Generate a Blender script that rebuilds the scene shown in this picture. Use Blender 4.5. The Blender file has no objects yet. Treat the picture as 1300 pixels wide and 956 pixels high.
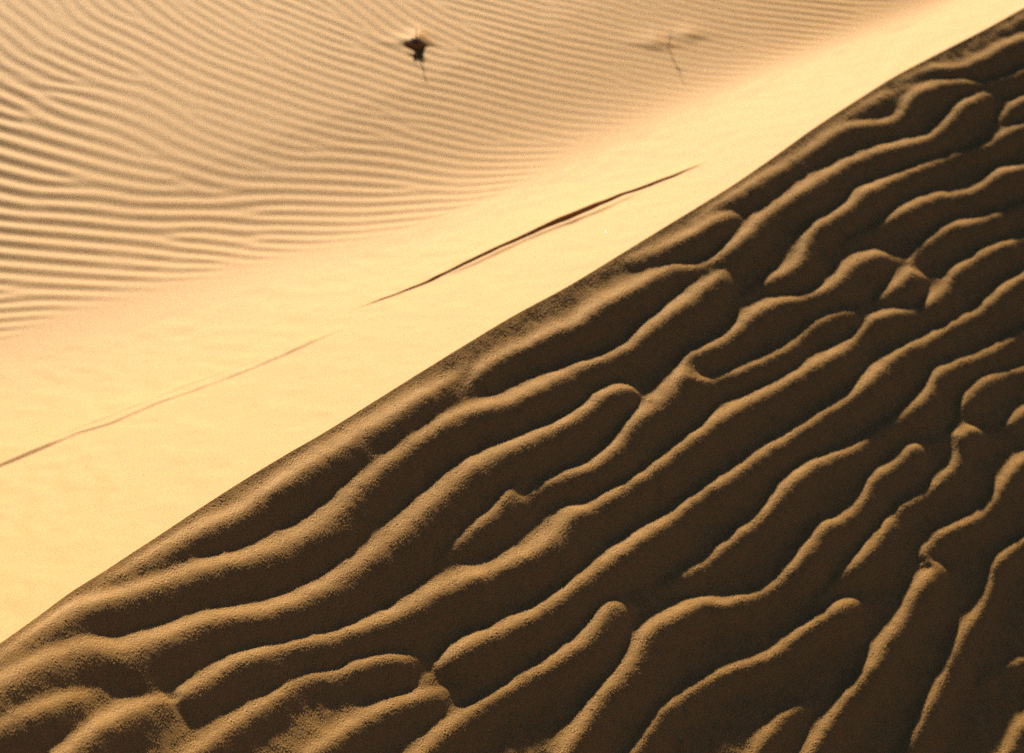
import bpy, math, random
import numpy as np

rng = np.random.default_rng(7)
random.seed(7)
sc = bpy.context.scene
COL = sc.collection

# ------------------------------------------------------------------ camera
F = 4333.0                       # focal length in photo pixels (photo is 1300 x 956)
DEP = math.radians(38)
CAMH = 5.35
fwd = np.array([0, math.cos(DEP), -math.sin(DEP)])
rgt = np.array([1.0, 0, 0])
upv = np.array([0, math.sin(DEP), math.cos(DEP)])
CAM = np.array([0.0, 0.0, CAMH])

SUN_EL = math.radians(20)
SUN_AZ = math.radians(10)        # to the left of straight ahead (+Y)

def rays(px, py):
    px = np.asarray(px, float); py = np.asarray(py, float)
    return fwd + ((px - 650) / F)[..., None] * rgt - ((py - 478) / F)[..., None] * upv

# ------------------------------------------------------------------ dune base shape in (t, s)
A_ = math.radians(47)
ev = np.array([math.cos(A_), math.sin(A_)])       # along the crest
nv = np.array([-math.sin(A_), math.cos(A_)])      # towards the sunlit side
TB1 = 0.42                                        # steepness of the sunlit slope

# crest line of the dune, as seen in the photo, with its height above the plain
_cpx = np.array([0, 40, 95, 135, 160, 200, 245, 325, 365, 410, 480, 540, 595, 650, 720, 785, 850, 900, 935, 957, 975, 1030, 1095, 1135, 1185, 1250, 1300], float)
_cpy = np.array([817, 788.5, 748.5, 723.5, 707, 681, 651, 600, 576, 550, 506.5, 469, 435, 402, 364, 324.5, 284.5, 254, 232, 217, 204.5, 165, 122.5, 97.5, 71, 37.5, 10])
_cz = np.polyval(np.polyfit([0, 200, 430, 600, 800, 900, 1000, 1160, 1300], [.772, .654, .498, .405, .325, .284, .232, .168, .132], 2), _cpx)
_r = rays(_cpx, _cpy)
_C = CAM + _r * ((CAMH - _cz) / -_r[:, 2])[:, None]
_ct = _C[:, :2] @ ev; _cs = _C[:, :2] @ nv
_t = np.concatenate([[-60, 0, 1.6], _ct, [8.0, 9.5, 14, 60]])
_z = np.concatenate([[1.1, 1.08, .99], _cz, [.075, .03, .02, .02]])
_s = np.concatenate([[3.3, 3.3, 3.83], _cs, [4.60, 4.45, 4.0, 4.0]])

def smooth_interp(t, xs, ys):
    # monotone-ish cubic (Hermite with averaged slopes)
    t = np.clip(t, xs[0], xs[-1])
    d = np.diff(ys) / np.diff(xs)
    m = np.zeros_like(ys)
    h = np.diff(xs)
    m[1:-1] = (d[:-1] * h[1:] + d[1:] * h[:-1]) / (h[:-1] + h[1:])
    i = np.clip(np.searchsorted(xs, t, side='right') - 1, 0, len(xs) - 2)
    u = (t - xs[i]) / h[i]
    return ((2*u**3 - 3*u**2 + 1) * ys[i] + (u**3 - 2*u**2 + u) * h[i] * m[i]
            + (-2*u**3 + 3*u**2) * ys[i+1] + (u**3 - u**2) * h[i] * m[i+1])

def crest_z(t): return smooth_interp(t, _t, _z)
def crest_s(t): return smooth_interp(t, _t, _s)

def toe_r(t): return np.interp(t, [3.0, 4.2, 6.0, 7.2], [0.120, 0.085, 0.036, 0.014])

# face steepness: cumulative drop
_u = np.linspace(0, 80, 16001)
_sl = np.interp(_u, [0, .02, .25, .7, 1.2, 2.0, 3.2, 5.0, 80], [.490, .492, .508, .528, .543, .55, .45, 0.0, 0.0])
_drop = np.concatenate([[0], np.cumsum((_sl[1:] + _sl[:-1]) / 2 * np.diff(_u))])
def drop(u): return np.interp(u, _u, _drop)

def base_sun(t, s):              # sunlit slope and plain (s >= 0)
    r = toe_r(t)
    a = (crest_z(t) - TB1 * s) / r
    z = r * (np.maximum(a, 0) + np.log1p(np.exp(-np.abs(a))))
    z0 = crest_z(t)
    a0 = z0 / r
    return z - r * np.log1p(np.exp(-a0)) * np.exp(-s / 0.05)
def base_face(t, u):             # shaded side, u = -s' >= 0
    return crest_z(t) - drop(u) * np.interp(t, [3.0, 5.0, 7.0], [1.14, 1.02, .96])
def base(t, sp):
    return np.where(sp >= 0, base_sun(t, np.maximum(sp, 0)), base_face(t, np.maximum(-sp, 0)))

def xy_of(t, sp):
    s = crest_s(t) + sp
    return t * ev[0] + s * nv[0], t * ev[1] + s * nv[1]
def ts_of(x, y):
    t = x * ev[0] + y * ev[1]
    return t, x * nv[0] + y * nv[1] - crest_s(t)

def unproject(px, py):
    """pixel of the photo -> (t, s') on the base surface, by marching the ray"""
    r = rays(px, py)
    lo = np.full(r.shape[:-1], 4.0); hi = np.full(r.shape[:-1], np.nan)
    D = np.linspace(4.0, 14, 1200)
    P = CAM + r[..., None, :] * D[:, None]
    t, sp = ts_of(P[..., 0], P[..., 1])
    below = P[..., 2] < base(t, sp)
    i = np.argmax(below, axis=-1)
    a = D[np.maximum(i - 1, 0)]; b = D[i]
    for _ in range(25):
        m = (a + b) / 2
        Q = CAM + r * m[..., None]
        t, sp = ts_of(Q[..., 0], Q[..., 1])
        bl = Q[..., 2] < base(t, sp)
        b = np.where(bl, m, b); a = np.where(bl, a, m)
    return t, sp

def catmull(P, step):
    P = np.asarray(P, float)
    if len(P) < 3:
        Q = P
    Q = np.vstack([2*P[0]-P[1], P, 2*P[-1]-P[-2]])
    out = []
    for i in range(1, len(Q) - 2):
        p0, p1, p2, p3 = Q[i-1:i+3]
        n = max(2, int(np.hypot(*(p2[:2]-p1[:2])) / step))
        for k in range(n):
            u = k / n
            out.append(0.5 * ((2*p1) + (-p0+p2)*u + (2*p0-5*p1+4*p2-p3)*u*u + (-p0+3*p1-3*p2+p3)*u**3))
    out.append(P[-1])
    return np.array(out)

# ------------------------------------------------------------------ ripples of the shaded face
# (photo pixel of the ridge's lit band, band width)
R = [
 [(1147,97,10),(1175,86,12),(1212,87,14),(1245,77,16),(1275,60,16),(1300,50,16),(1345,28,16)],
 [(1255,46,6),(1278,32,10),(1300,20,9),(1340,-4,8)],
 [(1070,148,8),(1090,136,12),(1115,124,13),(1135,117,7)],
 [(880,290,6),(900,262,14),(925,247,18),(955,232,18),(990,214,14),(1015,200,12),(1035,186,16),(1062,167,16),(1087,160,14),(1125,157,12),(1145,147,14),(1155,128,20),(1175,115,20),(1200,107,18),(1225,105,16),(1245,108,12),(1270,102,12),(1300,91,14),(1345,75,14)],
 [(587,497,8),(605,480,14),(625,463,16),(650,450,17),(675,440,18),(700,427,22),(732,414,24),(755,397,28),(780,382,26),(810,367,24),(835,352,20),(860,342,16),(885,341,14),(905,334,16),(925,320,22),(948,302,24),(965,282,20),(985,268,16),(1003,256,20),(1025,241,22),(1050,226,20),(1075,211,16),(1100,200,16),(1130,190,18),(1175,178,16),(1200,162,20),(1215,145,22),(1235,130,20),(1252,121,16),(1268,128,8)],
 [(1268,160,8),(1275,148,14),(1290,134,16),(1310,124,16),(1345,110,14)],
 [(962,366,6),(978,358,14),(998,348,18),(1015,335,22),(1022,317,20),(1027,302,18),(1042,287,20),(1060,277,18),(1080,264,22),(1095,249,24),(1115,239,22),(1137,228,18),(1160,219,16),(1185,209,14),(1212,198,14),(1250,187,16),(1270,176,16),(1290,165,18),(1345,152,18)],
 [(785,330,6),(805,326,12),(825,321,15),(857,309,18),(882,297,20),(910,281,22),(930,274,14),(945,281,6)],
 [(-20,845,14),(0,832,16),(25,812,20),(45,797,24),(67,784,28),(95,773,30),(125,767,28),(160,760,26),(190,751,28),(220,741,28),(250,730,30),(275,723,30),(300,717,30),(325,711,31),(350,702,32),(377,691,34),(402,677,36),(428,656,38),(452,626,34),(478,603,30),(503,585,28),(525,567,28),(550,551,28),(575,536,26),(600,526,24),(625,520,25),(650,514,25),(670,504,26),(695,491,26),(720,478,24),(745,467,22),(775,456,20),(800,444,22),(820,425,24),(840,409,26),(868,390,28),(892,371,28),(912,354,22),(925,342,10)],
 [(110,742,6),(125,732,10),(150,721,16),(185,706,20),(215,691,22),(240,680,24),(265,669,26),(300,657,24),(325,640,24),(350,622,26),(375,606,30),(400,589,32),(430,571,36),(460,553,38),(490,534,36),(520,515,30),(550,499,22),(575,482,12)],
 [(-40,898,34),(0,876,34),(35,857,34),(65,842,34),(95,832,34),(125,827,34),(160,830,36),(190,822,32),(215,813,30),(240,802,26),(270,792,25),(300,786,24),(325,783,25),(350,778,26),(375,770,27),(400,758,30),(425,745,33),(450,727,35),(475,708,37),(500,688,38),(522,668,38),(542,650,38),(560,632,36),(580,614,34),(600,598,32),(625,584,30),(650,573,28),(687,556,26),(720,541,26),(745,526,24),(760,511,26),(780,499,26),(800,496,20),(815,504,9)],
 [(567,704,8),(587,688,14),(605,673,17),(625,656,19),(642,636,18),(655,612,10)],
 [(660,640,12),(677,626,12),(700,614,16),(730,604,20),(755,594,22),(775,579,25),(790,563,28),(800,547,28),(815,533,30),(835,516,34),(852,499,34),(865,480,28),(870,462,18),(880,452,18),(900,445,19),(925,432,18),(945,414,20),(962,400,22),(980,390,22),(1000,384,18),(1025,379,16),(1050,369,18),(1067,357,22),(1082,342,24),(1100,330,22),(1117,325,18),(1132,328,8)],
 [(868,482,16),(888,485,18),(907,484,14),(930,477,14),(950,469,15),(975,458,16),(1000,445,16),(1015,432,12),(1032,417,12),(1055,404,14),(1080,398,15),(1096,402,8)],
 [(1103,388,6),(1125,375,14),(1145,360,20),(1160,350,24),(1176,353,8)],
 [(1160,345,12),(1158,330,12),(1170,315,14),(1187,303,17),(1212,289,18),(1240,284,14),(1265,275,14),(1300,262,12),(1345,248,12)],
 [(1090,300,8),(1110,290,12),(1130,280,16),(1150,269,22),(1170,259,20),(1190,251,18),(1212,250,12),(1235,245,14),(1255,233,18),(1272,222,24),(1300,214,20),(1345,204,16)],
 [(235,884,16),(250,876,18),(275,861,20),(300,846,22),(325,837,22),(350,830,20),(375,823,18),(400,818,20),(425,813,20),(450,806,22),(475,798,24),(500,788,26),(530,773,30),(550,759,32),(575,748,32),(600,738,30),(625,731,22),(650,720,26),(675,707,28),(698,692,32),(715,672,34),(730,656,28),(750,648,22),(775,635,24),(800,619,24),(825,604,26),(850,584,24),(875,564,24),(900,546,24),(925,529,24),(950,514,22),(975,502,22),(1012,481,22),(1037,466,24),(1065,451,22),(1083,437,15),(1098,420,14),(1115,406,20),(1140,399,18),(1165,396,12),(1182,386,20),(1198,372,20),(1206,357,16),(1217,345,20),(1237,332,18),(1262,319,16),(1300,304,14),(1345,286,14)],
 [(555,854,8),(575,838,24),(600,823,28),(625,811,26),(650,799,22),(675,786,24),(700,771,24),(725,753,24),(750,733,24),(775,716,26),(800,698,28),(825,681,28),(850,664,25),(875,643,22),(900,626,22),(925,611,22),(950,592,20),(975,575,20),(1000,560,18),(1025,544,18),(1050,526,20),(1075,511,20),(1095,496,24),(1112,479,26),(1130,461,22),(1150,446,18),(1175,436,16),(1190,427,18),(1212,414,18),(1237,402,16),(1257,388,19),(1275,370,22),(1300,355,18),(1345,330,18)],
 [(240,968,14),(290,930,16),(340,898,14),(382,869,12),(425,860,14),(450,852,18),(475,843,20),(500,838,20),(525,837,13),(542,842,6)],
 [(530,968,18),(570,930,18),(610,900,18),(640,882,16),(665,867,17),(687,855,20),(712,841,24),(737,823,28),(755,804,29),(767,785,27),(782,770,22),(802,767,7)],
 [(715,965,24),(745,920,28),(765,888,30),(785,868,31),(800,850,31),(813,828,32),(825,807,28),(845,793,28),(867,781,26),(895,769,20),(920,770,20),(945,764,18),(975,752,16),(995,737,18),(1012,720,22),(1028,698,27),(1047,674,24),(1070,662,18),(1087,650,16),(1100,632,18),(1107,615,17),(1125,601,19),(1145,585,18),(1160,571,20),(1176,566,8)],
 [(825,748,5),(850,740,10),(875,728,14),(900,715,14),(920,699,18),(942,680,20),(967,662,18),(985,640,23),(1003,619,28),(1020,604,25),(1037,592,22),(1062,581,18),(1087,571,16),(1110,553,14),(1130,540,14),(1155,522,18),(1175,507,20),(1184,490,16),(1195,476,20),(1215,464,18),(1245,453,14),(1270,441,16),(1290,429,14),(1345,400,14)],
 [(795,972,14),(815,945,16),(840,908,16),(870,886,16),(900,867,15),(920,857,16),(945,848,16),(975,837,17),(1000,821,18),(1025,803,21),(1048,787,25),(1068,774,26),(1085,765,15)],
 [(1052,750,7),(1062,738,12),(1078,726,18),(1097,709,22),(1115,688,22),(1132,665,19),(1142,650,14),(1156,639,14),(1177,628,16),(1195,612,18),(1212,594,17),(1217,578,16),(1218,561,20),(1233,549,24),(1252,550,9)],
 [(1216,556,14),(1216,540,9),(1220,526,12),(1228,508,18),(1246,491,19),(1270,479,15),(1300,471,13),(1345,458,13)],
 [(1270,546,5),(1284,538,12),(1302,525,17),(1345,500,18)],
 [(1025,968,20),(1050,925,22),(1075,890,24),(1095,864,26),(1110,846,28),(1121,824,25),(1137,803,25),(1150,781,22),(1161,759,25),(1175,742,26),(1184,725,18),(1179,709,14),(1182,694,14),(1200,679,17),(1225,667,18),(1248,655,18),(1262,638,18),(1273,619,19),(1286,601,21),(1302,586,22),(1345,552,22)],
 [(1148,965,18),(1168,922,20),(1185,890,20),(1198,862,19),(1208,840,18),(1218,818,16),(1232,796,18),(1247,771,16),(1257,748,14),(1262,726,16),(1276,708,18),(1300,690,16),(1345,660,16)],
 [(1265,855,5),(1282,846,8),(1310,836,11),(1345,818,12)],
 [(1275,968,18),(1300,925,18),(1345,888,18)],
 [(955,968,14),(975,935,16),(1005,905,12),(1030,893,5)],
 [(395,965,16),(440,932,18),(490,905,18),(540,886,16),(570,876,7)],
 [(80,968,22),(120,935,24),(165,910,22),(205,893,14)],
 [(-40,950,26),(0,930,26),(45,908,26),(85,893,22),(115,882,10)],
]

# fine grid of the face in view
DT = 0.0025
GRAIN_H = 0.00040
T0, T1 = 2.2, 7.9
U1 = 2.6
GT0, GT1, GU1, GD = 2.55, 7.40, 1.62, 0.0017        # finely gridded block, the part in view
tg_ = np.arange(GT0, GT1, GD); ug_ = np.arange(0, GU1, GD)
tf = np.concatenate([np.arange(T0, GT0 - 1e-4, 0.005), tg_, np.arange(tg_[-1] + 0.005, T1, 0.005)])
uf = np.concatenate([ug_, np.arange(ug_[-1] + 0.005, U1, 0.005)])
CS = 0.006
tc = np.arange(T0 - .1, T1 + .1, CS); uc = np.arange(-0.06, U1 + .1, CS)
TC, UC = np.meshgrid(tc, uc, indexing='ij')

def ridge_field():
    H = np.zeros_like(TC); S4 = np.zeros_like(TC)
    cover = np.full_like(TC, 9.0)
    sunplan = np.array([-math.sin(SUN_AZ), math.cos(SUN_AZ)])
    for line in R:
        a = np.array(line, float)
        # the crest line lies a little down-light of the middle of the lit band
        # ridges die out gently: a fading tail beyond each free end
        for e_ in (0, -1):
            nb_ = 1 if e_ == 0 else -2
            if a[e_, 2] < 13:
                v_ = a[e_, :2] - a[nb_, :2]; v_ /= np.hypot(*v_)
                tail = np.array([[*(a[e_, :2] + v_ * 16), 8.0], [*(a[e_, :2] + v_ * 34), 4.0]])
                a = np.vstack([tail[::-1], a]) if e_ == 0 else np.vstack([a, tail])
        d = np.gradient(a[:, :2], axis=0); d /= np.hypot(d[:, 0], d[:, 1])[:, None]
        nn = np.stack([-d[:, 1], d[:, 0]], 1)          # right-hand side of travel = lower right
        nn *= np.sign(nn[:, 1])[:, None]
        q = a[:, :2] + nn * (a[:, 2] * 0.20)[:, None]
        c = catmull(np.column_stack([q, a[:, 2]]), 5)
        t, sp = unproject(c[:, 0], c[:, 1])
        u = -sp
        ok = u > -0.05
        t, u, w = t[ok], u[ok], c[ok, 2]
        if len(t) < 2: continue
        box = 0.30
        i0, i1 = np.searchsorted(tc, [t.min() - box, t.max() + box])
        j0, j1 = np.searchsorted(uc, [u.min() - box, u.max() + box])
        X = TC[i0:i1, j0:j1]; Y = UC[i0:i1, j0:j1]
        best = np.full(X.shape, 1e9); side = np.zeros(X.shape); W = np.zeros(X.shape)
        L = np.concatenate([[0], np.cumsum(np.hypot(np.diff(t), np.diff(u)))])
        for k in range(len(t) - 1):
            ax, ay, bx, by = t[k], u[k], t[k+1], u[k+1]
            lx, ly = bx - ax, by - ay; l2 = lx*lx + ly*ly + 1e-12
            ia, ib = np.searchsorted(X[:, 0], [min(ax, bx) - .16, max(ax, bx) + .16])
            ja, jb = np.searchsorted(Y[0], [min(ay, by) - .16, max(ay, by) + .16])
            xx = X[ia:ib, ja:jb]; yy = Y[ia:ib, ja:jb]
            f = np.clip(((xx - ax)*lx + (yy - ay)*ly) / l2, 0, 1)
            dx = xx - ax - f*lx; dy = yy - ay - f*ly
            d2 = dx*dx + dy*dy
            sl = (slice(ia, ib), slice(ja, jb))
            m = d2 < best[sl]
            if not m.any(): continue
            b_ = best[sl]; b_[m] = d2[m]; best[sl] = b_
            # sunward side is the smaller u
            cr = (lx*dy - ly*dx) / math.sqrt(l2)
            s_ = side[sl]; s_[m] = (cr if lx > 0 else -cr)[m]; side[sl] = s_
            w_ = W[sl]; w_[m] = (w[k] + f*(w[k+1]-w[k]))[m]; W[sl] = w_
        d = np.sqrt(best)
        Wm = W * 0.0019                                # band width in metres
        sg = 0.012 + 0.45 * Wm
        sgm = np.where(side < 0, sg * 0.90, sg * 1.32)  # side<0: sunward
        near = np.exp(-(np.maximum(Y, 0) / 0.034) ** 2)
        A = 0.0114 * np.clip((W - 4) / 16.0, 0.0, 1.45) ** 0.8 * (1 - 0.8 * near)
        h = A * np.exp(-((d * d + 3e-6) ** .5 / sgm) ** 1.95) * (best < 1e8)
        p = 2.4
        S4[i0:i1, j0:j1] += np.maximum(h, 0) ** p
        cover[i0:i1, j0:j1] = np.minimum(cover[i0:i1, j0:j1], d)
    H = S4 ** (1 / 2.4)
    return H, cover

def fftnoise(shape, step, lo, hi, seed):
    """smooth random field, feature sizes between lo and hi metres, unit variance"""
    g = np.random.default_rng(seed).standard_normal(shape)
    f = np.fft.rfft2(g)
    kx = np.fft.fftfreq(shape[0], step)[:, None]; ky = np.fft.rfftfreq(shape[1], step)[None]
    k = np.hypot(kx, ky)
    f *= np.exp(-(k * lo) ** 2) * (1 - np.exp(-(k * hi) ** 2))
    o = np.fft.irfft2(f, s=shape)
    return o / o.std()

Hc, cover = ridge_field()
# unframed surroundings get ripples of the same kind
x_, y_ = TC, UC
ph = 2*np.pi / 0.15 * (UC - 0.05 * TC) + 1.6 * fftnoise(TC.shape, CS, 0.35, 5, 3)
gen = 0.010 * (0.5 + 0.5*np.cos(ph)) ** 1.15 * (.75 + .25 * np.clip(fftnoise(TC.shape, CS, 0.2, 2, 4), -1.5, 1.5))
blend = np.clip((cover - 0.04) / 0.16, 0, 1); blend = blend*blend*(3-2*blend)
blend *= np.clip(UC / 0.15, 0, 1)
# only away from the photographed part
pj_x, pj_y = xy_of(TC, -UC)
P = np.stack([pj_x, pj_y, base_face(TC, np.maximum(UC, 0))], -1) - CAM
w_ = P @ fwd
PX = 650 + F * (P @ rgt) / w_; PY = 478 - F * (P @ upv) / w_
outside = np.maximum(np.maximum(PX - 1330, -PX - 30), PY - 950)
blend *= np.clip(outside / 110, 0, 1)
Hc = Hc * (1 - blend) + gen * blend
Hc += 0.0004 * fftnoise(TC.shape, CS, 0.07, 0.5, 11) + 0.00015 * fftnoise(TC.shape, CS, 0.02, 0.10, 12)
Hc *= np.clip(UC / 0.022, 0, 1)
Hc[UC < 0] = 0

def cubic_matrix(src0, step, n, dst):
    M = np.zeros((len(dst), n), np.float32)
    x = (dst - src0) / step
    i = np.clip(np.floor(x).astype(int), 1, n - 3); f = x - i
    w = [(-f**3 + 2*f**2 - f)/2, (3*f**3 - 5*f**2 + 2)/2, (-3*f**3 + 4*f**2 + f)/2, (f**3 - f**2)/2]
    # B-spline weights are smoother than Catmull-Rom
    w = [(1-f)**3/6, (3*f**3 - 6*f**2 + 4)/6, (-3*f**3 + 3*f**2 + 3*f + 1)/6, f**3/6]
    r = np.arange(len(dst))
    for k in range(4): M[r, i - 1 + k] += w[k]
    return M

def grow(a, b, step0, ratio, mx=6.0):
    """coordinates continuing from a towards b with growing steps"""
    out = []; x = a; s = step0; sg = 1 if b > a else -1
    while (b - x) * sg > 0:
        s = min(s * ratio, mx); x = x + sg * s; out.append(x)
    return np.array(out)

# ------------------------------------------------------------------ materials
def new_mat(name):
    m = bpy.data.materials.new(name); m.use_nodes = True
    nt = m.node_tree; b = nt.nodes['Principled BSDF']
    return m, nt, b

def sand_material():
    m, nt, b = new_mat('sand')
    N = nt.nodes; L = nt.links
    tc_ = N.new('ShaderNodeTexCoord')
    def noise(scale, detail=2, rough=.5):
        n = N.new('ShaderNodeTexNoise'); n.inputs['Scale'].default_value = scale
        n.inputs['Detail'].default_value = detail; n.inputs['Roughness'].default_value = rough
        L.new(tc_.outputs['Object'], n.inputs['Vector']); return n
    big = noise(1.3, 3); fine = noise(420, 2, .6); grain = noise(900, 1)
    # grain to grain colour variety
    r1 = N.new('ShaderNodeValToRGB')
    e = r1.color_ramp.elements
    e[0].position = .30; e[0].color = (.345, .163, .038, 1)
    e[1].position = .72; e[1].color = (.63, .352, .100, 1)
    e2 = r1.color_ramp.elements.new(.5); e2.color = (.495, .261, .064, 1)
    L.new(fine.outputs['Fac'], r1.inputs['Fac'])
    mx = N.new('ShaderNodeMixRGB'); mx.blend_type = 'MULTIPLY'; mx.inputs['Fac'].default_value = 1
    r2 = N.new('ShaderNodeValToRGB')
    r2.color_ramp.elements[0].position = .3; r2.color_ramp.elements[0].color = (.93, .92, .90, 1)
    r2.color_ramp.elements[1].position = .7; r2.color_ramp.elements[1].color = (1, 1, 1, 1)
    L.new(big.outputs['Fac'], r2.inputs['Fac'])
    L.new(r1.outputs['Color'], mx.inputs[1]); L.new(r2.outputs['Color'], mx.inputs[2])
    L.new(mx.outputs['Color'], b.inputs['Base Color'])
    b.inputs['Roughness'].default_value = .6
    b.inputs['Specular IOR Level'].default_value = .18
    # grains
    add = N.new('ShaderNodeMath'); add.operation = 'MULTIPLY_ADD'; add.inputs[1].default_value = .5
    L.new(grain.outputs['Fac'], add.inputs[0]); L.new(fine.outputs['Fac'], add.inputs[2])
    bp = N.new('ShaderNodeBump'); bp.inputs['Strength'].default_value = 1.0
    bp.inputs['Distance'].default_value = GRAIN
    L.new(add.outputs[0], bp.inputs['Height'])
    L.new(bp.outputs['Normal'], b.inputs['Normal'])
    return m
GRAIN = 0.0010
SAND = sand_material()

# ------------------------------------------------------------------ mesh helper
def grid_mesh(name, X, Y, Z, mat):
    nt_, ns_ = X.shape
    me = bpy.data.meshes.new(name)
    co = np.stack([X, Y, Z], -1).reshape(-1, 3).astype(np.float32)
    idx = np.arange(nt_ * ns_, dtype=np.int32).reshape(nt_, ns_)
    a, b, c, d = idx[:-1, :-1], idx[1:, :-1], idx[1:, 1:], idx[:-1, 1:]
    q = np.stack([a, b, c, d], -1).reshape(-1, 4)
    # orientation upwards
    v = co[q[0]]; nz = np.cross(v[1]-v[0], v[2]-v[0])[2]
    if nz < 0: q = q[:, ::-1]
    me.vertices.add(len(co)); me.vertices.foreach_set('co', co.ravel())
    nf = len(q)
    me.loops.add(nf * 4); me.loops.foreach_set('vertex_index', np.ascontiguousarray(q).ravel())
    me.polygons.add(nf); me.polygons.foreach_set('loop_start', np.arange(0, nf*4, 4, dtype=np.int32))
    me.polygons.foreach_set('use_smooth', np.ones(nf, bool))
    me.update(calc_edges=True)
    me.materials.append(mat)
    o = bpy.data.objects.new(name, me); COL.objects.link(o)
    return o

def struct(o, label=None, cat=None):
    o['kind'] = 'structure'
    if label: o['label'] = label; o['category'] = cat
    return o

FAR = 420.0
t_lo = grow(T0, -FAR, 0.005, 1.22, 12.0)[::-1]; t_hi = grow(tf[-1], FAR, 0.005, 1.22, 12.0)
t_all = np.concatenate([t_lo, tf, t_hi])
i_a, i_b = len(t_lo), len(t_lo) + len(tf)

# ---- shaded face
u_out = grow(uf[-1], FAR, 0.005, 1.22, 12.0)
u_all = np.concatenate([uf, u_out])
Hf = cubic_matrix(tc[0], CS, len(tc), tf) @ Hc.astype(np.float32) @ cubic_matrix(uc[0], CS, len(uc), uf).T
ga = np.searchsorted(tf, tg_[0] - 1e-6); nb, nu = len(tg_), len(ug_)
g = .8 * fftnoise((nb, nu), GD, 0.0030, 0.010, 21) + .22 * fftnoise((nb, nu), GD, 0.006, 0.03, 22)
g = g * (.85 + .3 * np.clip(fftnoise((nb, nu), GD, 0.03, 0.2, 23), -1.2, 1.2))
edge_f = np.clip(np.minimum(tg_ - tg_[0], tg_[-1] - tg_) / .1, 0, 1)[:, None] * np.clip(ug_ / .006, 0, 1)[None] * np.clip((ug_[-1] - ug_) / .1, 0, 1)[None]
Hf[ga:ga+nb, :nu] += (GRAIN_H * g * edge_f).astype(np.float32)
Hf[:, 0] = 0
fall_t = np.clip(np.minimum(tf - T0, T1 - tf) / .15, 0, 1)[:, None]
fall_u = np.clip((U1 - uf) / .15, 0, 1)[None]
Hf = Hf * fall_t * fall_u
TT, UU = np.meshgrid(t_all, u_all, indexing='ij')
Z = base_face(TT, UU)
Z[i_a:i_b, :len(uf)] += Hf
crumb = np.zeros(len(t_all)); cn_ = fftnoise((len(tf), 8), 0.0017, 0.012, 0.08, 91)[:, 0]
crumb[i_a:i_b] = 0.00012 * cn_ * fall_t[:, 0]
Z += crumb[:, None] * np.exp(-UU / .012)
X, Y = xy_of(TT, -UU)
struct(grid_mesh('dune_face', X, Y, Z, SAND), 'shaded near dune face with wavy ripples below the sharp crest', 'dune')
face_Z = Z

# ---- sunlit slope, with thin slip ridges
slips = [  # photo pixels of the top edge + height factor
 ([(437,397,.0),(455,390,.15),(476,382,.35),(512,368,.5),(548,353,.62),(574,341,.72),(598,330,.8),(621,319,.88),(648,306,.95),(675,294,1.05),(697,283,1.25),(722,273,1.4),(747,262,1.3),(769,253,1.0),(787,246,.8),(820,234,.72),(856,221,.55),(880,212,.3),(898,205,.0)], 0.0102, 0.004),
 ([(540,358,.0),(575,344,.4),(603,332,.6),(635,316,.75),(657,306,.7),(680,297,.6),(700,289,.6),(729,278,.7),(758,266,.7),(780,256,.5),(805,246,.3),(830,237,.0)], 0.0095, 0.016),
 ([(-30,598,1.6),(0,587,1.5),(35,573,1.4),(69,559,1.2),(95,549,.8),(138,535,.9),(208,507,.7),(270,485,.6),(311,469,.7),(363,447,.8),(410,427,.6),(440,415,.0)], 0.0060, 0.014),
 ([(73,556,.3),(105,541,.8),(138,528,.9),(208,500,.8),(256,481,.6),(298,467,.5),(350,444,.0)], 0.0032, 0.014),
]
S1 = 1.8
sf = np.arange(0, S1 + 1e-9, DT)
def slip_field(tg, sg_):
    Tm, Sm = np.meshgrid(tg, sg_, indexing='ij')
    H = np.zeros_like(Tm)
    for pts, amp, nw in slips:
        c = catmull(pts, 6)
        t, sp = unproject(c[:, 0], c[:, 1] + amp * c[:, 2] * 385); w = c[:, 2]
        i0, i1 = np.searchsorted(tg, [t.min() - .02, t.max() + .02])
        tt = tg[i0:i1]
        o = np.argsort(t)
        s0 = np.interp(tt, t[o], sp[o])[:, None]; A = amp * np.interp(tt, t[o], w[o], 0, 0)[:, None]
        d = Sm[i0:i1] - s0                       # + towards the plain
        nearw = nw + A * 0.9
        prof = np.where(d > 0, np.exp(-d / (0.03 + A * 7)), 0.5 + 0.5 * np.cos(np.pi * np.clip(-d / nearw, 0, 1)))
        # small irregularities along the slip
        wob = 1 + .03 * np.sin(tt * 73 + 1)[:, None]
        H[i0:i1] += A * wob * prof
    return H

toeS = crest_z(t_all) / TB1                       # distance of the toe
SL = 1
S_end = np.clip(toeS - 0.03, 0.25, 2.2)
# rows of the slope: fractions of S_end, fine enough in view
NS = 520
fr = np.linspace(0, 1, NS)
SS = S_end[:, None] * fr[None]
TT = np.repeat(t_all[:, None], NS, 1)
Z = base_sun(TT, SS)
sg_grid = np.arange(0, 2.3, 0.002)
Hs = slip_field(tf, sg_grid)
Hsn = 0.0008 * fftnoise((len(tf), len(sg_grid)), 0.0025, 0.12, 0.8, 31)
Hs += Hsn * np.clip(sg_grid / 0.05, 0, 1)[None] * np.clip((2.2 - sg_grid) / .3, 0, 1)[None]
Hs *= fall_t
for k in range(len(tf)):
    Z[i_a + k] += np.interp(SS[i_a + k], sg_grid, Hs[k]) * np.clip((S_end[i_a+k] - SS[i_a+k]) / 0.05, 0, 1)
Z += crumb[:, None] * np.exp(-SS / .012)
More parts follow.
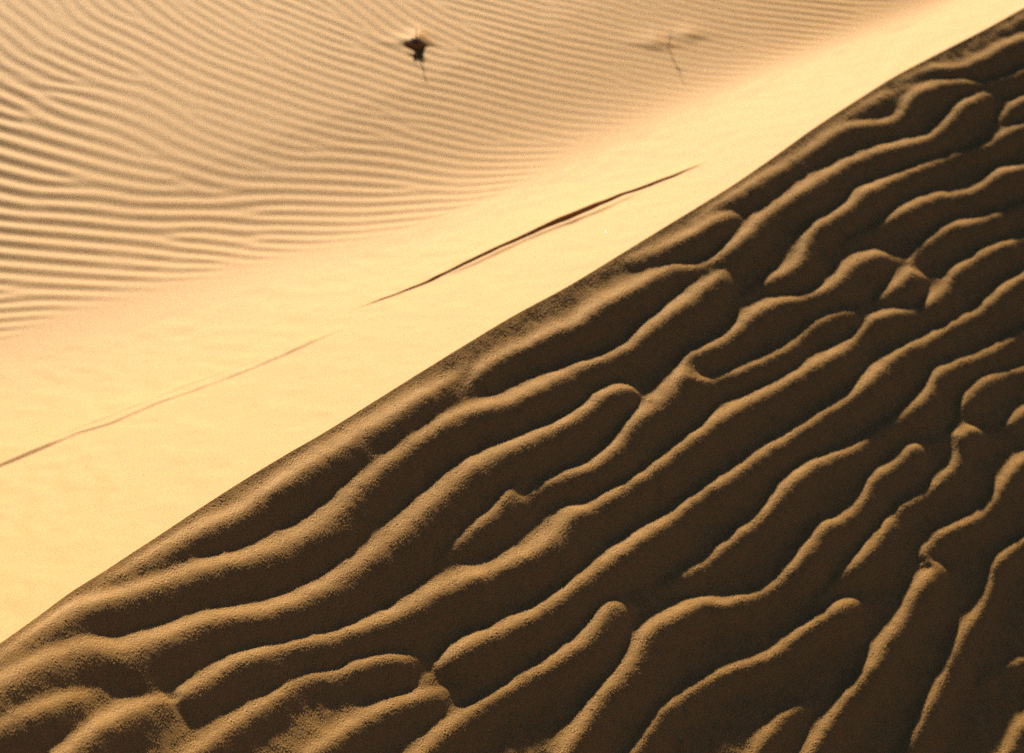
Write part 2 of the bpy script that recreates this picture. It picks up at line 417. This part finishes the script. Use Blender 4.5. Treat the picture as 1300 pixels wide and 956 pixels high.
# snap the outer row to the coarser plain edge
t_plain_idx = np.unique(np.concatenate([np.arange(0, i_a), np.arange(i_a, i_b, 4), np.arange(i_b, len(t_all))]))
X, Y = xy_of(TT, SS)
edge = np.stack([X[:, -1], Y[:, -1], Z[:, -1]], -1)
for c in range(3):
    edge[:, c] = np.interp(t_all, t_all[t_plain_idx], edge[t_plain_idx, c])
X[:, -1], Y[:, -1], Z[:, -1] = edge.T
struct(grid_mesh('dune_slope', X, Y, Z, SAND), 'smooth bright sunlit slope between the crest and the rippled plain', 'dune slope')
edge_p = edge[t_plain_idx]

# ---- the plain beyond
tp = t_all[t_plain_idx]
step = 0.006
v_in = np.arange(0, 3.6, step)                    # distance from the toe edge
v_all = np.concatenate([v_in, grow(v_in[-1], FAR, step, 1.2, 12.0)])
TT = np.repeat(tp[:, None], len(v_all), 1)
SS = S_end[t_plain_idx][:, None] + v_all[None]
X, Y = xy_of(TT, SS)
Z = base_sun(TT, SS)

def lattice_noise(X, Y, size, seed):
    """smooth value noise at world positions (bilinear with smoothstep)"""
    g = np.random.default_rng(seed).standard_normal((256, 256))
    x = X / size + 100.3; y = Y / size + 90.7
    i = np.floor(x).astype(int); j = np.floor(y).astype(int)
    fx = x - i; fy = y - j
    fx = fx*fx*fx*(fx*(fx*6-15)+10); fy = fy*fy*fy*(fy*(fy*6-15)+10)
    i %= 256; j %= 256; i2 = (i+1) % 256; j2 = (j+1) % 256
    return (g[i, j]*(1-fx)*(1-fy) + g[i2, j]*fx*(1-fy) + g[i, j2]*(1-fx)*fy + g[i2, j2]*fx*fy)

def plain_phase(X, Y):
    xs = np.linspace(-6, 6, 241); ys = np.linspace(2, 18, 161)
    XX, YY = np.meshgrid(xs, ys, indexing='ij')
    a = 0.03 + 0.46 * np.clip(YY - 7.45, 0, 1.8) / (1 + np.exp((XX - 0.10) / 0.35)) * (1 - .45 * np.exp(-((XX + 1.15) / .45) ** 2) * (YY < 9)) + 0.10 * np.clip(YY - 7.3, 0, 1.5)
    c = np.concatenate([np.zeros((1, len(ys))), np.cumsum((a[1:] + a[:-1]) / 2 * np.diff(xs)[:, None], 0)])
    mid = len(xs) // 2 + 6
    f = c - c[mid]
    xi = (np.clip(X, -5.9, 5.9) - xs[0]) / (xs[1]-xs[0]); yi = (np.clip(Y, 2.1, 17.8) - ys[0]) / (ys[1]-ys[0])
    i = xi.astype(int); j = yi.astype(int); fx = xi - i; fy = yi - j
    f = f[i, j]*(1-fx)*(1-fy) + f[i+1, j]*fx*(1-fy) + f[i, j+1]*(1-fx)*fy + f[i+1, j+1]*fx*fy
    yy = Y + f
    yy = yy + 0.04 * lattice_noise(X, Y, 0.8, 5) + 0.012 * lattice_noise(X, Y, 0.3, 6)
    # complex noise with zeros: its phase gives the forks of real ripples
    re = 0.5 + lattice_noise(X * .6, Y, 0.30, 108); im = lattice_noise(X * .6, Y, 0.30, 109)
    yg = np.linspace(-500, 500, 200001)
    lam = np.interp(yg, [6.4, 6.9, 7.3, 7.9, 8.6], [.045, .049, .058, .070, .060])
    psi = np.cumsum(1 / lam) * (yg[1] - yg[0])
    warp = yy - Y
    q = np.interp(Y + warp * .9, yg, psi)
    return 2*np.pi * q + np.arctan2(im, re), np.clip(np.hypot(re, im) / .55, 0, 1)

def ripple_pattern():
    """wind ripples grown on the plain: repeated filtering of noise with the local
    wavelength and direction, which leaves natural forks and dead ends"""
    h = 0.008
    xs = np.arange(-3.4, 3.4, h); ys = np.arange(5.2, 11.2, h)
    XX, YY = np.meshgrid(xs, ys, indexing='ij')
    P = np.stack([XX, YY, 0 * XX], -1) - CAM
    w_ = P @ fwd
    px = np.clip(650 + F * (P @ rgt) / w_, 0, 1200); py = np.clip(478 - F * (P @ upv) / w_, 0, 450)
    gx = np.array([0, 300, 600, 900, 1200.]); gy = np.array([0, 100, 200, 300, 450.])
    LAM = np.array([[.046, .044, .040, .036, .034], [.054, .048, .042, .036, .034], [.074, .056, .046, .040, .036],
                    [.068, .054, .048, .042, .036], [.048, .047, .046, .042, .036]])
    SLP = np.array([[.90, .60, .42, .22, .15], [.52, .42, .26, .12, .10], [.32, .22, .10, .05, .05],
                    [.13, .04, .0, .0, .0], [.02, .0, .0, .0, .0]])
    ix = np.clip(np.searchsorted(gx, px, side='right') - 1, 0, 3); iy = np.clip(np.searchsorted(gy, py, side='right') - 1, 0, 3)
    fx = (px - gx[ix]) / (gx[ix+1] - gx[ix]); fy = (py - gy[iy]) / (gy[iy+1] - gy[iy])
    def bil(T): return T[iy, ix]*(1-fx)*(1-fy) + T[iy, ix+1]*fx*(1-fy) + T[iy+1, ix]*(1-fx)*fy + T[iy+1, ix+1]*fx*fy
    lam = bil(LAM) * .93; al = np.arctan(bil(SLP) / .57)
    al = al + .10 * fftnoise(XX.shape, h, .25, 2.0, 61); lam = lam * (1 + .05 * fftnoise(XX.shape, h, .25, 2, 62))
    kx = np.fft.fftfreq(len(xs), h)[:, None]; ky = np.fft.rfftfreq(len(ys), h)[None]
    kr = np.hypot(kx, ky) + 1e-9
    angs = np.radians(np.arange(-16, 81, 12)); ls = np.array([.034, .0405, .048, .058, .070])
    bank = []
    for a_ in angs:
        # ridges descend to the right at angle a_: wave vector along (sin a, cos a)
        ca = (kx * math.sin(a_) + ky * math.cos(a_)) / kr
        ang = np.exp((np.abs(ca) - 1) / (2 * .14 ** 2) * 2)
        for l_ in ls:
            G = ang * np.exp(-(np.log(kr * l_) / .16) ** 2)
            wt = np.exp(-((al - a_) / math.radians(8)) ** 2 - (np.log(lam / l_) / .13) ** 2)
            bank.append((G.astype(np.float32), wt.astype(np.float32)))
    tot = sum(b[1] for b in bank) + 1e-6
    u = np.random.default_rng(77).standard_normal(XX.shape)
    for it in range(9):
        Fu = np.fft.rfft2(u); v = np.zeros_like(u)
        for G, wt in bank: v += wt * np.fft.irfft2(Fu * G, s=u.shape)
        v /= tot
        # local strength
        e2 = np.fft.irfft2(np.fft.rfft2(v * v) * np.exp(-(kr * .12) ** 2), s=u.shape)
        v = v / np.sqrt(np.maximum(e2, 1e-12))
        u = np.tanh(1.1 * v) if it < 8 else v
    return xs, ys, h, u / u.std(), lam, XX
rx, ry, rh, RU, RLAM, _ = ripple_pattern()
def sample(Fd, X, Y):
    xi = np.clip((X - rx[0]) / rh, 1, len(rx) - 3.001); yi = np.clip((Y - ry[0]) / rh, 1, len(ry) - 3.001)
    i = xi.astype(int); j = yi.astype(int); fx = xi - i; fy = yi - j
    def cw(f): return [(1-f)**3/6, (3*f**3 - 6*f**2 + 4)/6, (-3*f**3 + 3*f**2 + 3*f + 1)/6, f**3/6]
    wx, wy = cw(fx), cw(fy)
    return sum(wx[a] * wy[b] * Fd[i - 1 + a, j - 1 + b] for a in range(4) for b in range(4))
own = sample(RU, X, Y); lamv = sample(RLAM, X, Y)
ind = np.clip(np.minimum(np.minimum(X - rx[0], rx[-1] - X), np.minimum(Y - ry[0], ry[-1] - Y)) / .3, 0, 1)
ph, am = plain_phase(X, Y)
prof = (np.cos(ph) + 0.18 * np.cos(2*ph + 0.6)) * am * (1 - ind) + np.clip(own, -2.2, 2.2) * 0.75 * ind * lamv / .055
fade = np.clip((v_all[None] + 0.10 * lattice_noise(X, Y, .5, 17) - 0.02 ) / np.interp(tp, [3.5, 5, 7], [.16, .14, .10])[:, None], 0, 1)
fade = fade * fade * (3 - 2 * fade)
inreg = np.clip((14 - v_all) / 3, 0, 1)[None] * (np.clip(np.minimum(tp + 2, 16 - tp) / 2, 0, 1))[:, None]
ok_step = np.ones_like(v_all); ok_step[len(v_in):] = np.clip(1 - (np.arange(len(v_all) - len(v_in)) - 2) / 5.0, 0, 1)
okt = np.clip(np.minimum(tp - T0, T1 - tp) / .1 + 1, 0, 1)[:, None]
patch = 0.70 + 0.42 * np.clip(lattice_noise(X, Y, 0.7, 23) + .4, -1, 1)
Z += 0.0023 * prof * fade * patch * ok_step[None] * okt * inreg
Z += .040 * (np.sqrt(np.minimum(v_all, 8.0) ** 2 + .04) - .2)[None]
# long soft swells of the plain
Z += np.clip(v_all[None] / .6, 0, 1) * (0.010 * lattice_noise(X, Y, 1.1, 41)) * np.clip((30 - v_all) / 10, 0, 1)[None]
# two small mounds heaped where dry plants stand
def at_plain(px, py):
    r_ = rays(px, py); z_ = 0.0
    for _ in range(4):
        q_ = CAM + r_ * ((CAMH - z_) / -r_[2])
        t_, s_ = ts_of(q_[0], q_[1])
        z_ = .040 * (math.sqrt(max(s_ - crest_z(t_) / TB1, 0) ** 2 + .04) - .2)
    return q_[:2]
MOUND1 = at_plain(np.array(530.), np.array(63.)); MOUND2 = at_plain(np.array(846.), np.array(62.))
def mound(X, Y, c, h, wx, wfar, wnear):
    dx = X - c[0]; dy = Y - c[1]
    ridge = h * np.exp(-np.abs(dx / wx) ** 1.5)
    return ridge * np.where(dy > 0, np.exp(-(dy / wfar) ** 2), np.clip(1 + dy / (wnear * (.4 + ridge / h)), 0, 1) ** 1.3)
Z += mound(X, Y, MOUND1 + np.array([-.045, .008]), .005, .04, .05, .02)
Z += mound(X, Y, MOUND1, .020, .023, .060, .017)
Z += mound(X, Y, MOUND2 + np.array([-.035, .01]), .0055, .06, .06, .03) + mound(X, Y, MOUND2 + np.array([.07, .06]), .005, .05, .05, .03)
X[:, 0], Y[:, 0], Z[:, 0] = edge_p.T
struct(grid_mesh('sand_plain', X, Y, Z, SAND), 'far blurred sand plain covered in fine ripples', 'sand plain')
PLAIN = (tp, v_all, X, Y, Z)

# ------------------------------------------------------------------ dry plants
def plain_mat(name, col, rough=.8):
    m, nt, b = new_mat(name)
    n = nt.nodes.new('ShaderNodeTexNoise'); n.inputs['Scale'].default_value = 180
    tcn = nt.nodes.new('ShaderNodeTexCoord'); nt.links.new(tcn.outputs['Object'], n.inputs['Vector'])
    rr = nt.nodes.new('ShaderNodeValToRGB')
    rr.color_ramp.elements[0].color = (*[c * .6 for c in col], 1); rr.color_ramp.elements[1].color = (*[min(1, c * 1.4) for c in col], 1)
    nt.links.new(n.outputs['Fac'], rr.inputs['Fac']); nt.links.new(rr.outputs['Color'], b.inputs['Base Color'])
    b.inputs['Roughness'].default_value = rough
    return m
TWIG = plain_mat('dry_wood', (.085, .055, .04)); LEAF = plain_mat('dry_leaf', (.075, .05, .04))

def ground_z(x, y):
    tp_, v_, PX_, PY_, PZ_ = PLAIN
    t, sp = ts_of(x, y)
    i = int(np.clip(np.searchsorted(tp_, t), 1, len(tp_) - 1))
    se = S_end[t_plain_idx][i]
    j = int(np.clip(np.searchsorted(v_, sp - se), 1, len(v_) - 1))
    return float(PZ_[i, j])

def tube(V, Fc, pts, rad):
    """tapered tube through pts"""
    n = 6; base_i = len(V)
    for k, p in enumerate(pts):
        d = (pts[min(k+1, len(pts)-1)] - pts[max(k-1, 0)]); d.normalize()
        a = d.orthogonal().normalized(); b = d.cross(a)
        r_ = rad[0] + (rad[1] - rad[0]) * k / (len(pts) - 1)
        for q in range(n):
            th = 2*math.pi*q/n; V.append(p + a * (r_*math.cos(th)) + b * (r_*math.sin(th)))
    for k in range(len(pts) - 1):
        for q in range(n):
            i0 = base_i + k*n + q; i1 = base_i + k*n + (q+1) % n
            Fc.append((i0, i1, i1 + n, i0 + n))
    Fc.append(tuple(base_i + (len(pts)-1)*n + q for q in range(n)))

def link_mesh(name, V, Fc, mat, parent):
    me = bpy.data.meshes.new(name); me.from_pydata([tuple(v) for v in V], [], Fc); me.update()
    for p in me.polygons: p.use_smooth = True
    me.materials.append(mat)
    o = bpy.data.objects.new(name, me); COL.objects.link(o); o.parent = parent
    return o

from mathutils import Vector
def bent(p, d, length, n=7, bend=.25, rs=None):
    out = [p.copy()]; d = d.normalized()
    for k in range(n):
        d = (d + Vector((rs.uniform(-1, 1), rs.uniform(-1, 1), rs.uniform(-1, 1))) * bend / n * 2).normalized()
        p = p + d * (length / n); out.append(p.copy())
    return out

def dry_plant(name, xy, height, lean, rad, n_branch, n_leaf, leaf_len, label, cat, seed):
    rs = random.Random(seed)
    e = bpy.data.objects.new(name, None); COL.objects.link(e)
    e.location = (xy[0], xy[1], ground_z(xy[0], xy[1]) - .004); e.empty_display_size = .05
    e['label'] = label; e['category'] = cat
    V, Fc = [], []
    st = bent(Vector((0, 0, 0)), Vector(lean), height, 10, .14, rs)
    tube(V, Fc, st, (rad, rad * .45)); link_mesh('stem', V, Fc, TWIG, e)
    for b in range(n_branch):
        V, Fc = [], []
        p = st[rs.randint(3, 8)]
        th = rs.uniform(0, 2*math.pi)
        tube(V, Fc, bent(p, Vector((math.cos(th), math.sin(th), rs.uniform(.3, 1.2))), height * rs.uniform(.2, .35), 5, .5, rs), (rad * .6, rad * .25))
        link_mesh('branch', V, Fc, TWIG, e)
    if n_leaf:
        V, Fc = [], []
        for k in range(n_leaf):
            th = rs.uniform(0, 2*math.pi); el = rs.uniform(.15, 1.1)
            p = Vector((rs.gauss(0, .009), rs.gauss(0, .006), 0.0))
            pts = bent(p, Vector((math.cos(th), math.sin(th), el)), leaf_len * rs.uniform(.5, 1.1), 5, .6, rs)
            side = Vector((-math.sin(th), math.cos(th), 0)); b0 = len(V); w0 = rs.uniform(.0012, .0026)
            for q, c in enumerate(pts):
                ww = w0 * (1 - q / (len(pts) - .7)); V.append(c - side * ww); V.append(c + side * ww); V.append(c + Vector((0, 0, ww * .5)))
            for q in range(len(pts) - 1):
                i0 = b0 + 3*q
                Fc += [(i0, i0+2, i0+5, i0+3), (i0+2, i0+1, i0+4, i0+5), (i0+1, i0, i0+3, i0+4)]
        link_mesh('leaf_clump', V, Fc, LEAF, e)
    return e
dry_plant('dry_tuft', MOUND1 + np.array([-.004, -.010]), .050, (.05, .0, 1), .0017, 2, 90, .022,
          'small dark dry tuft half buried in a little sand mound on the far rippled plain', 'dry plant', 5)
dry_plant('dry_twig', MOUND2 + np.array([.006, -.006]), .070, (.03, .02, 1), .0013, 2, 10, .012,
          'thin faint upright dry twig alone on the rippled plain, right of the dark tuft', 'twig', 9)

# ------------------------------------------------------------------ glinting quartz grains lying on the near sand
gm, gnt, gb = new_mat('quartz')
gn = gnt.nodes.new('ShaderNodeTexNoise'); gn.inputs['Scale'].default_value = 40
gr = gnt.nodes.new('ShaderNodeValToRGB'); gr.color_ramp.elements[0].color = (.8, .72, .55, 1); gr.color_ramp.elements[1].color = (.9, .88, .84, 1)
gnt.links.new(gn.outputs['Fac'], gr.inputs['Fac']); gnt.links.new(gr.outputs['Color'], gb.inputs['Base Color'])
gb.inputs['Roughness'].default_value = .12
def full_z(t, sp):
    z = float(base(np.array(t), np.array(sp)))
    if sp < 0:
        i = int(np.clip(np.searchsorted(tf, t), 0, len(tf)-1)); j = int(np.clip(np.searchsorted(uf, -sp), 0, len(uf)-1))
        z += float(Hf[i, j])
    return z
def hit(px, py):
    r_ = rays(px, py); a, b = 5.5, 11.0
    D = np.arange(5.5, 11, .01)
    P = CAM + r_ * D[:, None]; t, sp = ts_of(P[:, 0], P[:, 1])
    i = int(np.argmax(P[:, 2] < base(t, sp) + .012))
    d = D[max(i-1, 0)]
    for _ in range(60):
        Q = CAM + r_ * d; t, sp = ts_of(Q[0], Q[1])
        g_ = Q[2] - full_z(float(t), float(sp))
        if g_ < 2e-4: break
        d += max(g_ * .5, 2e-4)
    return Vector(CAM + r_ * d)
glints = [(835,326,1.3),(881,465,1.1),(1136,466,1.0),(987,458,1.1),(669,658,1.1),(1053,276,1.1),(1222,284,1.1),(1186,302,1.1),(1039,701,1.1),(1058,739,1.0),
          (1022,182,1.2),(816,279,.9),(770,294,.9),(793,306,.9),(110,592,1.2),(182,603,1.1),(134,679,1.1),(1150,393,1.0),(1218,434,.9),(1001,333,1.0),
          (1015,328,1.0),(865,258,1.1),(1155,597,.9),(845,768,.9),(1037,312,1.0)]
rs = random.Random(3)
while len(glints) < 330:
    x = rs.uniform(5, 1295); y = rs.uniform(20, 950)
    yc = float(np.interp(x, _cpx, _cpy))
    if y > yc + 4: glints.append((x, y, rs.uniform(.35, .7)))
    elif y > yc - 110 and rs.random() < .5: glints.append((x, y, rs.uniform(.4, .7)))
V, Fc = [], []
for x, y, sz in glints:
    p = hit(x, y); rr_ = sz * .0011; b0 = len(V)
    ax = Vector((rs.uniform(-1, 1), rs.uniform(-1, 1), rs.uniform(-1, 1))).normalized(); a2 = ax.orthogonal().normalized(); a3 = ax.cross(a2)
    for d in (ax, a2, a3, -a2, -a3, -ax): V.append(p + d * rr_ * rs.uniform(.7, 1.1) + Vector((0, 0, rr_ * .35)))
    for f in ((0,1,2),(0,2,3),(0,3,4),(0,4,1),(5,2,1),(5,3,2),(5,4,3),(5,1,4)): Fc.append(tuple(b0 + q for q in f))
go = link_mesh('quartz_grains', V, Fc, gm, None)
for p in go.data.polygons: p.use_smooth = False
go['kind'] = 'stuff'; go['label'] = 'tiny glinting pale grains scattered over the near sand'; go['category'] = 'sand grains'

# ------------------------------------------------------------------ world, sun
w = bpy.data.worlds.new('World'); sc.world = w; w.use_nodes = True
nt = w.node_tree; bg = nt.nodes['Background']
sky = nt.nodes.new('ShaderNodeTexSky'); sky.sky_type = 'NISHITA'; sky.sun_disc = False
sky.sun_elevation = SUN_EL; sky.sun_rotation = -SUN_AZ
sky.air_density = 0.5; sky.dust_density = 1.0; sky.ozone_density = 1.2; sky.altitude = 6500
nt.links.new(sky.outputs['Color'], bg.inputs['Color']); bg.inputs['Strength'].default_value = 0.05

sd = bpy.data.lights.new('sun', 'SUN'); sd.energy = 5.0; sd.angle = math.radians(0.5); sd.color = (1.0, .85, .605)
so = bpy.data.objects.new('sun', sd); COL.objects.link(so)
from mathutils import Vector
sv = Vector((-math.sin(SUN_AZ) * math.cos(SUN_EL), math.cos(SUN_AZ) * math.cos(SUN_EL), math.sin(SUN_EL)))
so.rotation_euler = sv.to_track_quat('Z', 'Y').to_euler()
so.location = (-3, 12, 6)

cd = bpy.data.cameras.new('camera'); cd.sensor_width = 36; cd.lens = 36 * F / 1300
cd.clip_end = 2000; cd.clip_start = 0.1
co_ = bpy.data.objects.new('camera', cd); COL.objects.link(co_)
co_.location = CAM; co_.rotation_euler = (math.pi/2 - DEP, 0, 0)
cd.dof.use_dof = True; cd.dof.focus_distance = 7.12; cd.dof.aperture_fstop = 4.2
sc.camera = co_

sc.render.engine = 'CYCLES'
sc.cycles.use_denoising = False
sc.cycles.max_bounces = 4
sc.view_settings.view_transform = 'Standard'; sc.view_settings.look = 'None'
sc.view_settings.exposure = 0.99; sc.view_settings.gamma = 1
